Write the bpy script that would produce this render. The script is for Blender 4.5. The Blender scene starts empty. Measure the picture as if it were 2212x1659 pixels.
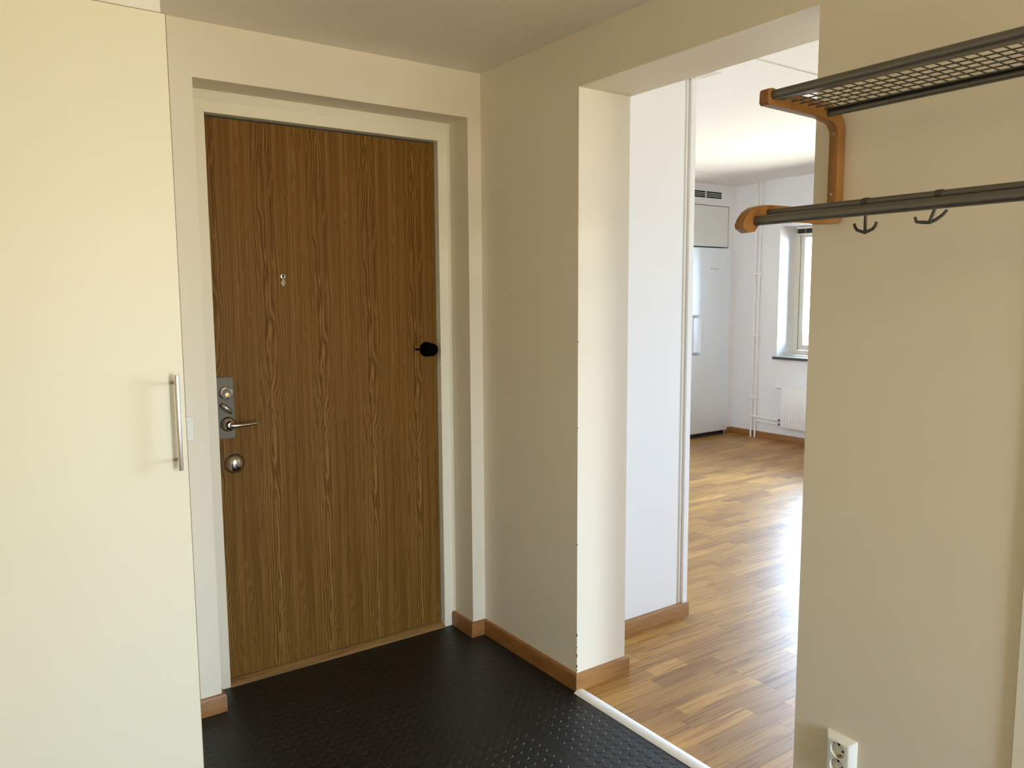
import bpy, bmesh, math, random
from mathutils import Matrix, Vector
random.seed(7)
sc = bpy.context.scene
COL = sc.collection
PI = math.pi

# ------------------------------------------------------------------ camera
cam_d = bpy.data.cameras.new('camera'); cam = bpy.data.objects.new('camera', cam_d); COL.objects.link(cam)
_r = Vector((0.81722698, -0.57628889, -0.00558434)); _u = Vector((0.06771657, 0.08639627, 0.99395682)); _f = Vector((0.5723238, 0.81266648, -0.10962967))
CAM = Vector((-1.79341768, -2.75797291, 1.45))
m = Matrix(((_r.x, _u.x, -_f.x, CAM.x), (_r.y, _u.y, -_f.y, CAM.y), (_r.z, _u.z, -_f.z, CAM.z), (0, 0, 0, 1)))
cam.matrix_world = m
cam_d.sensor_width = 36.0; cam_d.lens = 1700.876 * 36 / 2212; cam_d.clip_start = 0.02
sc.camera = cam

# ------------------------------------------------------------------ colour management, world
vs = sc.view_settings
sc.display_settings.display_device = 'sRGB'
vs.view_transform = 'Standard'; vs.look = 'None'; vs.gamma = 1.0; vs.use_curve_mapping = False
vs.exposure = 0.0
sc.cycles.max_bounces = 14; sc.cycles.diffuse_bounces = 10; sc.cycles.glossy_bounces = 4
sc.cycles.transparent_max_bounces = 12; sc.cycles.caustics_reflective = False; sc.cycles.caustics_refractive = False
sc.cycles.sample_clamp_indirect = 8.0

w = bpy.data.worlds.new('daylight'); sc.world = w; w.use_nodes = True
wt = w.node_tree; wt.nodes.clear()
wo = wt.nodes.new('ShaderNodeOutputWorld'); bg = wt.nodes.new('ShaderNodeBackground')
tc = wt.nodes.new('ShaderNodeTexCoord'); sx = wt.nodes.new('ShaderNodeSeparateXYZ'); rp = wt.nodes.new('ShaderNodeValToRGB')
wt.links.new(tc.outputs['Generated'], sx.inputs[0]); 
mr = wt.nodes.new('ShaderNodeMapRange'); mr.inputs[1].default_value = -1; mr.inputs[2].default_value = 1
wt.links.new(sx.outputs['Z'], mr.inputs[0]); wt.links.new(mr.outputs[0], rp.inputs[0])
rp.color_ramp.elements[0].position = 0.42; rp.color_ramp.elements[0].color = (0.64, 0.61, 0.54, 1)   # sunlit ground below the horizon
rp.color_ramp.elements[1].position = 0.55; rp.color_ramp.elements[1].color = (0.77, 1.06, 1.50, 1)     # hazy sky
wt.links.new(rp.outputs[0], bg.inputs[0]); bg.inputs[1].default_value = 40.5
wt.links.new(bg.outputs[0], wo.inputs[0])

def portal(name, loc, rot, sx_, sy_):
    l = bpy.data.lights.new(name, 'AREA'); l.shape = 'RECTANGLE'; l.size = sx_; l.size_y = sy_
    l.cycles.is_portal = True
    o = bpy.data.objects.new(name, l); o.location = loc; o.rotation_euler = rot; COL.objects.link(o); return o
def window_lamp(name, loc, rot, sx_, sy_, energy, color):
    l = bpy.data.lights.new(name, 'AREA'); l.shape = 'RECTANGLE'; l.size = sx_; l.size_y = sy_; l.energy = energy; l.color = color
    o = bpy.data.objects.new(name, l); o.location = loc; o.rotation_euler = rot; COL.objects.link(o); return o
# daylight openings: kitchen window, living-room window (east wall), window of the room behind the camera
portal('kitchen_window_light', (5.34, 0.925, 1.485), (0, PI/2, 0), 1.29, 2.45)
portal('living_window_light', (5.34, -3.3, 1.375), (0, PI/2, 0), 1.55, 2.0)
portal('rear_window_light', (-0.55, -5.31, 0.875), (PI/2, 0, 0), 0.70, 1.55)
# unseen warm fill light added behind the camera to brighten the hall
ld = bpy.data.lights.new('hall_warm_fill', 'POINT'); ld.energy = 60; ld.color = (1.0, 0.86, 0.60); ld.shadow_soft_size = 0.16
lo = bpy.data.objects.new('hall_warm_fill', ld); lo.location = (-0.50, -4.5, 1.95); COL.objects.link(lo)

# ------------------------------------------------------------------ materials
def mat(name, color, rough=0.5, metal=0.0, spec=0.5, bump=None, var=None, coat=0):
    M = bpy.data.materials.new(name); M.use_nodes = True
    nt = M.node_tree; b = nt.nodes['Principled BSDF']
    b.inputs['Base Color'].default_value = (*color, 1); b.inputs['Roughness'].default_value = rough
    b.inputs['Metallic'].default_value = metal; b.inputs['Specular IOR Level'].default_value = spec
    b.inputs['Coat Weight'].default_value = coat
    if bump:
        scale, strength, dist = bump
        t = nt.nodes.new('ShaderNodeTexNoise'); t.inputs['Scale'].default_value = scale; t.inputs['Detail'].default_value = 3
        g = nt.nodes.new('ShaderNodeNewGeometry'); nt.links.new(g.outputs['Position'], t.inputs['Vector'])
        bp = nt.nodes.new('ShaderNodeBump'); bp.inputs['Strength'].default_value = strength; bp.inputs['Distance'].default_value = dist
        nt.links.new(t.outputs['Fac'], bp.inputs['Height']); nt.links.new(bp.outputs[0], b.inputs['Normal'])
    if var:
        c2, scale, lo, hi = var
        t = nt.nodes.new('ShaderNodeTexNoise'); t.inputs['Scale'].default_value = scale; t.inputs['Detail'].default_value = 4
        g = nt.nodes.new('ShaderNodeNewGeometry'); nt.links.new(g.outputs['Position'], t.inputs['Vector'])
        r = nt.nodes.new('ShaderNodeValToRGB'); r.color_ramp.elements[0].position = lo; r.color_ramp.elements[1].position = hi
        r.color_ramp.elements[0].color = (*color, 1); r.color_ramp.elements[1].color = (*c2, 1)
        nt.links.new(t.outputs['Fac'], r.inputs[0]); nt.links.new(r.outputs[0], b.inputs['Base Color'])
    return M

WALL = (0.780, 0.715, 0.585)
M_wall = mat('painted_wall', WALL, 0.62, spec=0.25, bump=(190, 0.10, 0.0012), var=((0.40, 0.37, 0.31), 55, 0.765, 0.80))
M_ceil = mat('painted_ceiling', (0.79, 0.74, 0.655), 0.8, spec=0.15, bump=(150, 0.12, 0.001))
M_kwall = mat('kitchen_wall_paint', (0.86, 0.86, 0.87), 0.6, spec=0.25, bump=(190, 0.10, 0.001))
M_kceil = mat('kitchen_ceiling_paint', (0.79, 0.775, 0.74), 0.8, spec=0.15)
M_groove = mat('joint_shadow_filler', (0.60, 0.58, 0.53), 0.9)
M_trim = mat('gloss_white_trim', (0.83, 0.785, 0.645), 0.38, spec=0.4, bump=(60, 0.04, 0.001))
M_ward = mat('cream_laminate', (0.80, 0.745, 0.555), 0.42, spec=0.4)
M_fill = mat('filler_panel_white', (0.82, 0.78, 0.70), 0.55)
M_edge = mat('brown_edge_band', (0.22, 0.10, 0.045), 0.5)
M_steelbar = mat('brushed_bar_metal', (0.66, 0.58, 0.50), 0.33, metal=1.0)
M_plate = mat('dark_steel_plate', (0.125, 0.110, 0.088), 0.48, metal=0.35, spec=0.3)
M_chrome = mat('chrome', (0.46, 0.43, 0.39), 0.12, metal=1.0)
M_dome = mat('worn_dome_steel', (0.46, 0.40, 0.33), 0.15, metal=1.0)
M_brass = mat('brass', (0.50, 0.33, 0.10), 0.3, metal=1.0)
M_black = mat('black_plastic', (0.0015, 0.0015, 0.0015), 0.8, spec=0.03)
M_hole = mat('dark_hole', (0.004, 0.004, 0.004), 0.9, spec=0.0)
M_alu = mat('dark_grey_rod', (0.165, 0.155, 0.135), 0.42, metal=0.75)
M_wire = mat('dark_grey_wire', (0.09, 0.082, 0.07), 0.5, metal=0.5)
M_hook = mat('grey_hook', (0.07, 0.065, 0.058), 0.45, metal=0.4)
M_socket = mat('white_socket_plastic', (0.78, 0.78, 0.72), 0.28)
M_fridge = mat('white_fridge_enamel', (0.86, 0.92, 0.98), 0.36, metal=0.2, spec=0.85)
M_logo = mat('grey_logo_print', (0.45, 0.5, 0.55), 0.5)
M_white = mat('white_enamel', (0.90, 0.895, 0.88), 0.35)
M_cab = mat('cabinet_white_lacquer', (0.80, 0.82, 0.79), 0.38)
M_winfr = mat('cream_window_paint', (0.80, 0.77, 0.66), 0.4)
M_sill = mat('dark_stone_sill', (0.07, 0.065, 0.06), 0.45, bump=(300, 0.2, 0.001))
M_silltop = mat('pale_sill_top', (0.55, 0.57, 0.56), 0.3)
M_gasket = mat('dark_gasket', (0.02, 0.02, 0.02), 0.7)
M_valve = mat('dark_chrome_valve', (0.20, 0.20, 0.19), 0.3, metal=1.0)
M_strip = mat('white_threshold_plastic', (0.80, 0.80, 0.80), 0.35, var=((0.60, 0.58, 0.54), 45, 0.62, 0.9))
M_switch = mat('white_switch_plastic', (0.74, 0.71, 0.64), 0.35)

def rubber():
    M = bpy.data.materials.new('black_studded_rubber'); M.use_nodes = True; nt = M.node_tree; b = nt.nodes['Principled BSDF']
    b.inputs['Roughness'].default_value = 0.43; b.inputs['Specular IOR Level'].default_value = 0.42
    g = nt.nodes.new('ShaderNodeNewGeometry'); t = nt.nodes.new('ShaderNodeTexNoise'); t.inputs['Scale'].default_value = 3; t.inputs['Detail'].default_value = 6
    nt.links.new(g.outputs['Position'], t.inputs['Vector'])
    r = nt.nodes.new('ShaderNodeValToRGB'); r.color_ramp.elements[0].color = (0.0045, 0.0045, 0.0038, 1); r.color_ramp.elements[1].color = (0.0095, 0.0095, 0.0085, 1)
    nt.links.new(t.outputs['Fac'], r.inputs[0]); nt.links.new(r.outputs[0], b.inputs['Base Color'])
    return M
M_rubber = rubber()

def wood(name, cols, scale=(60, 60, 3), ring=None, rough=0.4, axis_rand=False, coat=0, spec=0.5, fine=(220, 220, 9)):
    """Procedural timber: long fibres (noise stretched along one axis) and optional growth-ring figure."""
    M = bpy.data.materials.new(name); M.use_nodes = True; nt = M.node_tree; N = nt.nodes; L = nt.links; b = N['Principled BSDF']
    b.inputs['Roughness'].default_value = rough; b.inputs['Coat Weight'].default_value = coat; b.inputs['Specular IOR Level'].default_value = spec
    g = N.new('ShaderNodeNewGeometry'); pos = g.outputs['Position']
    if axis_rand:
        oi = N.new('ShaderNodeObjectInfo'); ad = N.new('ShaderNodeMath'); ad.operation = 'ADD'
        L.new(oi.outputs['Random'], ad.inputs[0]); L.new(g.outputs['Random Per Island'], ad.inputs[1])
        fr = N.new('ShaderNodeMath'); fr.operation = 'FRACT'; L.new(ad.outputs[0], fr.inputs[0]); rnd = fr.outputs[0]
        cx = N.new('ShaderNodeCombineXYZ')
        for i, k in enumerate((17.3, 41.7, 9.1)):
            mu = N.new('ShaderNodeMath'); mu.operation = 'MULTIPLY'; mu.inputs[1].default_value = k; L.new(rnd, mu.inputs[0]); L.new(mu.outputs[0], cx.inputs[i])
        va = N.new('ShaderNodeVectorMath'); va.operation = 'ADD'; L.new(pos, va.inputs[0]); L.new(cx.outputs[0], va.inputs[1]); pos = va.outputs[0]
    mp = N.new('ShaderNodeMapping'); mp.inputs['Scale'].default_value = scale; L.new(pos, mp.inputs[0])
    n1 = N.new('ShaderNodeTexNoise'); n1.inputs['Scale'].default_value = 1; n1.inputs['Detail'].default_value = 5; n1.inputs['Distortion'].default_value = 0.6; L.new(mp.outputs[0], n1.inputs['Vector'])
    mp2 = N.new('ShaderNodeMapping'); mp2.inputs['Scale'].default_value = fine; L.new(pos, mp2.inputs[0])
    n2 = N.new('ShaderNodeTexNoise'); n2.inputs['Scale'].default_value = 1; n2.inputs['Detail'].default_value = 2; L.new(mp2.outputs[0], n2.inputs['Vector'])
    mix = N.new('ShaderNodeMath'); mix.operation = 'MULTIPLY_ADD'; L.new(n2.outputs['Fac'], mix.inputs[0]); mix.inputs[1].default_value = 0.35; L.new(n1.outputs['Fac'], mix.inputs[2])
    fac = mix.outputs[0]
    if ring:
        rs, freq, amt = ring
        mp3 = N.new('ShaderNodeMapping'); mp3.inputs['Scale'].default_value = rs; L.new(pos, mp3.inputs[0])
        n3 = N.new('ShaderNodeTexNoise'); n3.inputs['Scale'].default_value = 1; n3.inputs['Detail'].default_value = 1.5; L.new(mp3.outputs[0], n3.inputs['Vector'])
        mu = N.new('ShaderNodeMath'); mu.operation = 'MULTIPLY'; mu.inputs[1].default_value = freq; L.new(n3.outputs['Fac'], mu.inputs[0])
        fr = N.new('ShaderNodeMath'); fr.operation = 'PINGPONG'; fr.inputs[1].default_value = 1.0; L.new(mu.outputs[0], fr.inputs[0])
        ma = N.new('ShaderNodeMath'); ma.operation = 'MULTIPLY_ADD'; L.new(fr.outputs[0], ma.inputs[0]); ma.inputs[1].default_value = amt; L.new(fac, ma.inputs[2]); fac = ma.outputs[0]
    r = N.new('ShaderNodeValToRGB'); L.new(fac, r.inputs[0])
    e = r.color_ramp.elements; n = len(cols); e[0].position = cols[0][0]; e[0].color = (*cols[0][1], 1); e[1].position = cols[-1][0]; e[1].color = (*cols[-1][1], 1)
    for p_, c_ in cols[1:-1]:
        q = e.new(p_); q.color = (*c_, 1)
    out = r.outputs[0]
    if axis_rand:
        r2 = N.new('ShaderNodeValToRGB'); L.new(rnd, r2.inputs[0]); r2.color_ramp.interpolation = 'LINEAR'
        ee = r2.color_ramp.elements; ee[0].position = 0; ee[0].color = (0.72, 0.66, 0.60, 1); ee[1].position = 1; ee[1].color = (1.42, 1.46, 1.50, 1)
        q = ee.new(0.35); q.color = (0.93, 0.91, 0.88, 1); q = ee.new(0.8); q.color = (1.08, 1.08, 1.06, 1)
        mm = N.new('ShaderNodeMix'); mm.data_type = 'RGBA'; mm.blend_type = 'MULTIPLY'; mm.inputs[0].default_value = 1
        mm.clamp_result = False
        L.new(out, mm.inputs[6]); L.new(r2.outputs[0], mm.inputs[7]); out = mm.outputs[2]
    L.new(out, b.inputs['Base Color'])
    return M
M_oak = wood('oak_parquet', [(0.42, (0.140, 0.054, 0.009)), (0.60, (0.245, 0.112, 0.022)), (0.80, (0.37, 0.195, 0.050))],
             scale=(2.2, 95, 10), ring=((1.5, 19, 1), 12, 0.20), rough=0.36, axis_rand=True, coat=0.0, spec=0.42, fine=(7, 240, 30))
M_base = wood('beech_baseboard', [(0.45, (0.235, 0.100, 0.026)), (0.85, (0.33, 0.150, 0.042))], scale=(14, 14, 60), rough=0.42, fine=(60, 60, 300))
M_base_lit = wood('beech_baseboard_lit', [(0.45, (0.255, 0.115, 0.030)), (0.85, (0.36, 0.175, 0.050))], scale=(4, 4, 60), rough=0.42, fine=(20, 20, 300))  # lighter copy of the beech baseboard wood, brighter light painted into its colour
M_beech = wood('oiled_beech', [(0.45, (0.205, 0.082, 0.016)), (0.85, (0.31, 0.140, 0.034))], scale=(10, 90, 10), rough=0.36, fine=(30, 320, 30))
M_thresh = wood('oak_threshold', [(0.45, (0.16, 0.085, 0.028)), (0.85, (0.30, 0.18, 0.068))], scale=(4, 60, 60), ring=((1.5, 14, 8), 7, 0.25), rough=0.42, fine=(14, 300, 300))

def door_veneer():
    """Printed oak veneer: the flame figure repeats every 0.2 m across the leaf."""
    M = bpy.data.materials.new('oak_door_veneer'); M.use_nodes = True; nt = M.node_tree; N = nt.nodes; L = nt.links; b = N['Principled BSDF']
    b.inputs['Roughness'].default_value = 0.5; b.inputs['Specular IOR Level'].default_value = 0.12
    def M2(op, a, bb=None, c=None):
        x = N.new('ShaderNodeMath'); x.operation = op
        for i, v in enumerate((a, bb, c)):
            if v is None: continue
            if isinstance(v, (int, float)): x.inputs[i].default_value = v
            else: L.new(v, x.inputs[i])
        return x.outputs[0]
    def noise(vec, det, dist=0.0):
        t = N.new('ShaderNodeTexNoise'); t.inputs['Scale'].default_value = 1; t.inputs['Detail'].default_value = det; t.inputs['Distortion'].default_value = dist
        L.new(vec, t.inputs['Vector']); return t.outputs['Fac']
    def comb(x, y, z):
        c = N.new('ShaderNodeCombineXYZ')
        for i, v in enumerate((x, y, z)):
            if isinstance(v, (int, float)): c.inputs[i].default_value = v
            else: L.new(v, c.inputs[i])
        return c.outputs[0]
    g = N.new('ShaderNodeNewGeometry'); s = N.new('ShaderNodeSeparateXYZ'); L.new(g.outputs['Position'], s.inputs[0]); X, Z = s.outputs['X'], s.outputs['Z']
    P = 0.207
    u = M2('FRACT', M2('DIVIDE', M2('ADD', X, 1.115), P))          # 0..1 within one veneer leaf
    idx = M2('FLOOR', M2('DIVIDE', M2('ADD', X, 1.115), P))
    zz = M2('ADD', Z, M2('MULTIPLY', idx, 0.09))
    d = M2('ABSOLUTE', M2('SUBTRACT', u, 0.36))                       # distance from the heart of the figure
    # flame: contours of a field whose ridge runs along the heart
    wob = noise(comb(M2('MULTIPLY', u, 3.0), 0.3, M2('MULTIPLY', zz, 2.4)), 2.5, 0.4)
    wob2 = noise(comb(M2('MULTIPLY', u, 9.0), 5.0, M2('MULTIPLY', zz, 3.2)), 2.0, 0.2)
    field = M2('ADD', M2('MULTIPLY', d, 20.0), M2('ADD', M2('MULTIPLY', wob, 9.0), M2('MULTIPLY', wob2, 1.5)))
    rings = M2('PINGPONG', field, 0.5)
    near = N.new('ShaderNodeMapRange'); near.inputs[1].default_value = 0.02; near.inputs[2].default_value = 0.26; near.inputs[3].default_value = 1.0; near.inputs[4].default_value = 0.30
    L.new(d, near.inputs[0])
    ringf = M2('MULTIPLY', M2('SUBTRACT', rings, 0.25), M2('MULTIPLY', near.outputs[0], 1.5))
    fine = noise(comb(M2('MULTIPLY', u, 75.0), 2.0, M2('MULTIPLY', zz, 1.6)), 3.0, 0.1)
    fine2 = noise(comb(M2('MULTIPLY', X, 900.0), 2.0, M2('MULTIPLY', Z, 12.0)), 1.0)
    broad = noise(comb(M2('MULTIPLY', u, 14.0), 7.0, M2('MULTIPLY', zz, 0.7)), 2.0)
    tot = M2('ADD', M2('ADD', ringf, M2('MULTIPLY', M2('SUBTRACT', fine, 0.5), 1.15)), M2('ADD', M2('MULTIPLY', M2('SUBTRACT', broad, 0.5), 0.75), M2('MULTIPLY', M2('SUBTRACT', fine2, 0.5), 0.25)))
    fac = M2('ADD', tot, 0.5)
    r = N.new('ShaderNodeValToRGB'); L.new(fac, r.inputs[0]); e = r.color_ramp.elements
    e[0].position = 0.18; e[0].color = (0.108, 0.046, 0.0045, 1); e[1].position = 0.92; e[1].color = (0.265, 0.150, 0.038, 1)
    q = e.new(0.5); q.color = (0.170, 0.083, 0.0135, 1)
    L.new(r.outputs[0], b.inputs['Base Color']); return M
M_door = door_veneer()

def glass():
    M = bpy.data.materials.new('window_glass'); M.use_nodes = True; nt = M.node_tree; nt.nodes.clear()
    o = nt.nodes.new('ShaderNodeOutputMaterial'); mx = nt.nodes.new('ShaderNodeMixShader'); t = nt.nodes.new('ShaderNodeBsdfTransparent'); gl = nt.nodes.new('ShaderNodeBsdfGlossy')
    gl.inputs['Roughness'].default_value = 0.0; t.inputs[0].default_value = (0.96, 0.98, 0.97, 1)
    f = nt.nodes.new('ShaderNodeFresnel'); f.inputs[0].default_value = 1.45
    nt.links.new(f.outputs[0], mx.inputs[0]); nt.links.new(t.outputs[0], mx.inputs[1]); nt.links.new(gl.outputs[0], mx.inputs[2]); nt.links.new(mx.outputs[0], o.inputs[0])
    return M
M_glass = glass()

# ------------------------------------------------------------------ mesh helpers
class MB:
    """Collects shapes into one mesh."""
    def __init__(s): s.bm = bmesh.new()
    def box(s, x0, x1, y0, y1, z0, z1, bev=0.0, seg=1):
        r = bmesh.ops.create_cube(s.bm, size=1)
        for v in r['verts']:
            v.co = Vector((x0 + (v.co.x + .5) * (x1 - x0), y0 + (v.co.y + .5) * (y1 - y0), z0 + (v.co.z + .5) * (z1 - z0)))
        if bev:
            es = list({e for v in r['verts'] for e in v.link_edges})
            bmesh.ops.bevel(s.bm, geom=es, offset=bev, segments=seg, affect='EDGES', profile=0.5)
        return s
    def prism(s, pts, axis, a, b):
        """Extrude a closed 2D outline along an axis; pts are the other two coordinates in xyz order."""
        def P(p, t):
            if axis == 0: return Vector((t, p[0], p[1]))
            if axis == 1: return Vector((p[0], t, p[1]))
            return Vector((p[0], p[1], t))
        A = [s.bm.verts.new(P(p, a)) for p in pts]; B = [s.bm.verts.new(P(p, b)) for p in pts]
        n = len(pts)
        fs = [s.bm.faces.new(A), s.bm.faces.new(B[::-1])]
        for i in range(n): fs.append(s.bm.faces.new((A[i], B[i], B[(i+1) % n], A[(i+1) % n])))
        bmesh.ops.recalc_face_normals(s.bm, faces=fs); return s
    def tube(s, pts, r, seg=12, cap=True):
        """Round tube along a polyline; r is a number or one radius per point."""
        pts = [Vector(p) for p in pts]; n = len(pts); R = r if isinstance(r, (list, tuple)) else [r] * n
        rings = []; prev = None
        for i, p in enumerate(pts):
            if i == 0: t = pts[1] - p
            elif i == n - 1: t = p - pts[i-1]
            else: t = (pts[i+1] - p).normalized() + (p - pts[i-1]).normalized()
            if t.length < 1e-9: t = (pts[min(i+1, n-1)] - pts[max(i-1, 0)])
            t.normalize()
            if prev is None:
                a = Vector((0, 0, 1)) if abs(t.z) < .9 else Vector((1, 0, 0)); uu = t.cross(a).normalized()
            else: uu = (prev - t * prev.dot(t)).normalized()
            prev = uu; vv = t.cross(uu)
            rings.append([s.bm.verts.new(p + (uu * math.cos(2*PI*k/seg) + vv * math.sin(2*PI*k/seg)) * R[i]) for k in range(seg)])
        fs = []
        for i in range(n-1):
            for k in range(seg): 
                f_ = s.bm.faces.new((rings[i][k], rings[i][(k+1) % seg], rings[i+1][(k+1) % seg], rings[i+1][k])); f_.smooth = True; fs.append(f_)
        if cap: fs.append(s.bm.faces.new(rings[0][::-1])); fs.append(s.bm.faces.new(rings[-1]))
        bmesh.ops.recalc_face_normals(s.bm, faces=fs); return s
    def lathe(s, c, axis, prof, seg=32):
        """Revolve (distance along axis, radius) pairs about an axis direction through c."""
        ax = Vector(axis).normalized(); a = Vector((0, 0, 1)) if abs(ax.z) < .9 else Vector((1, 0, 0)); uu = ax.cross(a).normalized(); vv = ax.cross(uu); c = Vector(c)
        rings = []
        for t, r in prof:
            if r < 1e-6: rings.append([s.bm.verts.new(c + ax * t)])
            else: rings.append([s.bm.verts.new(c + ax * t + (uu * math.cos(2*PI*k/seg) + vv * math.sin(2*PI*k/seg)) * r) for k in range(seg)])
        fs = []
        for i in range(len(rings)-1):
            A, B = rings[i], rings[i+1]
            for k in range(seg):
                k2 = (k+1) % seg
                if len(A) == 1 and len(B) == 1: continue
                if len(A) == 1: vs_ = (A[0], B[k], B[k2])
                elif len(B) == 1: vs_ = (A[k], A[k2], B[0])
                else: vs_ = (A[k], A[k2], B[k2], B[k])
                f_ = s.bm.faces.new(vs_); f_.smooth = True; fs.append(f_)
        if len(rings[0]) > 1: fs.append(s.bm.faces.new(rings[0][::-1]))
        if len(rings[-1]) > 1: fs.append(s.bm.faces.new(rings[-1]))
        bmesh.ops.recalc_face_normals(s.bm, faces=fs); return s
    def sweep(s, path, prof, pre=None, post=None):
        """Mitred moulding: path in the xy plane, the room lies on the RIGHT of the travel direction; prof = (offset into room, z)."""
        n = len(path); P = [Vector((p[0], p[1], 0)) for p in path]; rows = []
        for i in range(n):
            d1 = (P[i+1] - P[i]).normalized() if i < n-1 else (Vector((*post, 0)) if post else (P[i] - P[i-1]).normalized())
            d0 = (P[i] - P[i-1]).normalized() if i else (Vector((*pre, 0)) if pre else d1)
            n0 = Vector((d0.y, -d0.x, 0)); n1 = Vector((d1.y, -d1.x, 0)); bi = (n0 + n1); bi = bi / bi.dot(n0) if bi.length > 1e-6 else n0
            rows.append([s.bm.verts.new(P[i] + bi * o + Vector((0, 0, z))) for o, z in prof])
        fs = []; k = len(prof)
        for i in range(n-1):
            for j in range(k): fs.append(s.bm.faces.new((rows[i][j], rows[i+1][j], rows[i+1][(j+1) % k], rows[i][(j+1) % k])))
        fs.append(s.bm.faces.new(rows[0])); fs.append(s.bm.faces.new(rows[-1][::-1]))
        bmesh.ops.recalc_face_normals(s.bm, faces=fs); return s
    def build(s, name, material, parent=None, origin=None, sharp=True):
        me = bpy.data.meshes.new(name)
        if origin is not None: bmesh.ops.translate(s.bm, verts=s.bm.verts, vec=-Vector(origin))
        s.bm.to_mesh(me); s.bm.free()
        if sharp: 
            try: me.set_sharp_from_angle(angle=math.radians(40))
            except Exception: pass
        me.materials.append(material)
        o = bpy.data.objects.new(name, me); COL.objects.link(o)
        if origin is not None: o.location = origin
        if parent is not None:
            o.parent = parent
            o.matrix_parent_inverse = world_of(parent).inverted()
        return o
def world_of(o):
    mw = Matrix.Translation(o.location)
    if o.rotation_euler.z: mw = mw @ Matrix.Rotation(o.rotation_euler.z, 4, 'Z')
    if o.parent is not None: mw = world_of(o.parent) @ o.matrix_parent_inverse @ mw
    return mw
def tag(o, label=None, cat=None, group=None, kind=None):
    if label: o['label'] = label
    if cat: o['category'] = cat
    if group: o['group'] = group
    if kind: o['kind'] = kind
    return o
def empty(name, loc, label=None, cat=None, group=None, kind=None):
    o = bpy.data.objects.new(name, None); o.location = loc; o.empty_display_size = 0.05; COL.objects.link(o)
    return tag(o, label, cat, group, kind)
def B(name, material, *a, parent=None, **k):
    return MB().box(*a, **k).build(name, material, parent)
def S(o, label=None): o['kind'] = 'structure'; 
# measured planes
HC = 2.344      # hall ceiling
KC = 2.590      # kitchen ceiling
X3 = 4.905      # window wall
YK = 2.700      # kitchen end wall

# ------------------------------------------------------------------ room shell
def struct(name, mb, material, label):
    o = mb.build(name, material); o['kind'] = 'structure'; o['label'] = label; return o
NL, NR, NT, ND = -1.113, -0.0624, 2.166, 0.155
b = MB(); b.box(-2.75, NL, 0, 0.35, 0, KC); b.box(NR, 0.0, 0, 0.35, 0, KC); b.box(NL, NR, 0, 0.35, NT, KC)
struct('wall_back', b, M_wall, 'cream painted wall around the recessed oak entrance door')
b = MB(); b.box(0, 0.24, -0.618, 0.35, 0, KC); b.box(0, 0.24, -5.3, -1.539, 0, KC); b.box(0, 0.24, -1.539, -0.618, 2.163, KC)
struct('wall_right', b, M_wall, 'cream partition wall with the wide opening to the kitchen')
b = MB(); b.box(0.24, 0.845, -0.37, YK+.3, 0, KC)
struct('wall_passage', b, M_kwall, 'white wall set back behind the pillar of the opening')
b = MB(); b.box(0.24, 0.872, -0.50, -0.37, 2.367, KC)
struct('trim_1', b, M_kwall, 'white boxed duct under the ceiling beyond the opening')
b = MB(); b.box(-2.95, -2.75, -5.3, 0.35, 0, KC)
struct('wall_left', b, M_wall, 'cream painted hall wall beside the wardrobe')
# wall behind the camera with a window
b = MB(); b.box(-2.75, -0.90, -5.3, -5.05, 0, KC); b.box(-0.2, 0.0, -5.3, -5.05, 0, KC); b.box(-0.90, -0.2, -5.3, -5.05, 0, 0.10); b.box(-0.90, -0.2, -5.3, -5.05, 1.65, KC)
struct('wall_front', b, M_wall, 'cream wall behind the camera with a window')
b = MB(); b.box(0.24, X3+.3, -5.3, -5.05, 0, KC)
struct('wall_south', b, M_kwall, 'white end wall of the living room')
# window wall with two openings
W1 = (-0.30, 2.15, 0.84, 2.13); W2 = (-4.3, -2.3, 0.60, 2.15)
b = MB()
b.box(X3, X3+.42, W1[1], YK+.6, 0, KC); b.box(X3, X3+.42, W1[0], W1[1], 0, W1[2]); b.box(X3, X3+.42, W1[0], W1[1], W1[3], KC)
b.box(X3, X3+.42, W2[1], W1[0], 0, KC); b.box(X3, X3+.42, W2[0], W2[1], 0, W2[2]); b.box(X3, X3+.42, W2[0], W2[1], W2[3], KC); b.box(X3, X3+.42, -5.3, W2[0], 0, KC)
struct('wall_window', b, M_kwall, 'white kitchen wall with the window, pipes and radiator')
# kitchen end wall with fridge alcove x 4.20..4.79, z<2.365
b = MB(); b.box(0.845, 4.195, YK, YK+.6, 0, KC); b.box(4.805, X3, YK, YK+.6, 0, KC); b.box(4.195, 4.805, YK, YK+.6, 2.362, KC); b.box(4.195, 4.805, YK+.62, YK+.72, 0, 2.362)
struct('wall_kitchen', b, M_kwall, 'white kitchen end wall with the alcove of the fridge')
struct('ceiling', MB().box(-2.95, 0.0, -5.3, 0.35, HC, HC+.2), M_ceil, 'matt cream hall ceiling')
b = MB(); b.box(0.24, X3+.4, -5.3, -0.218, KC, KC+.15); b.box(0.24, X3+.4, -0.198, YK+.8, KC, KC+.15); b.box(0.24, X3+.4, -0.218, -0.198, KC+.006, KC+.15)
b.prism([(2.33, KC), (2.335, KC-.014), (YK, KC-.018), (YK, KC)], 0, 0.845, X3)
struct('ceiling', b, M_kceil, 'white kitchen ceiling with a joint and a low step')

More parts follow.
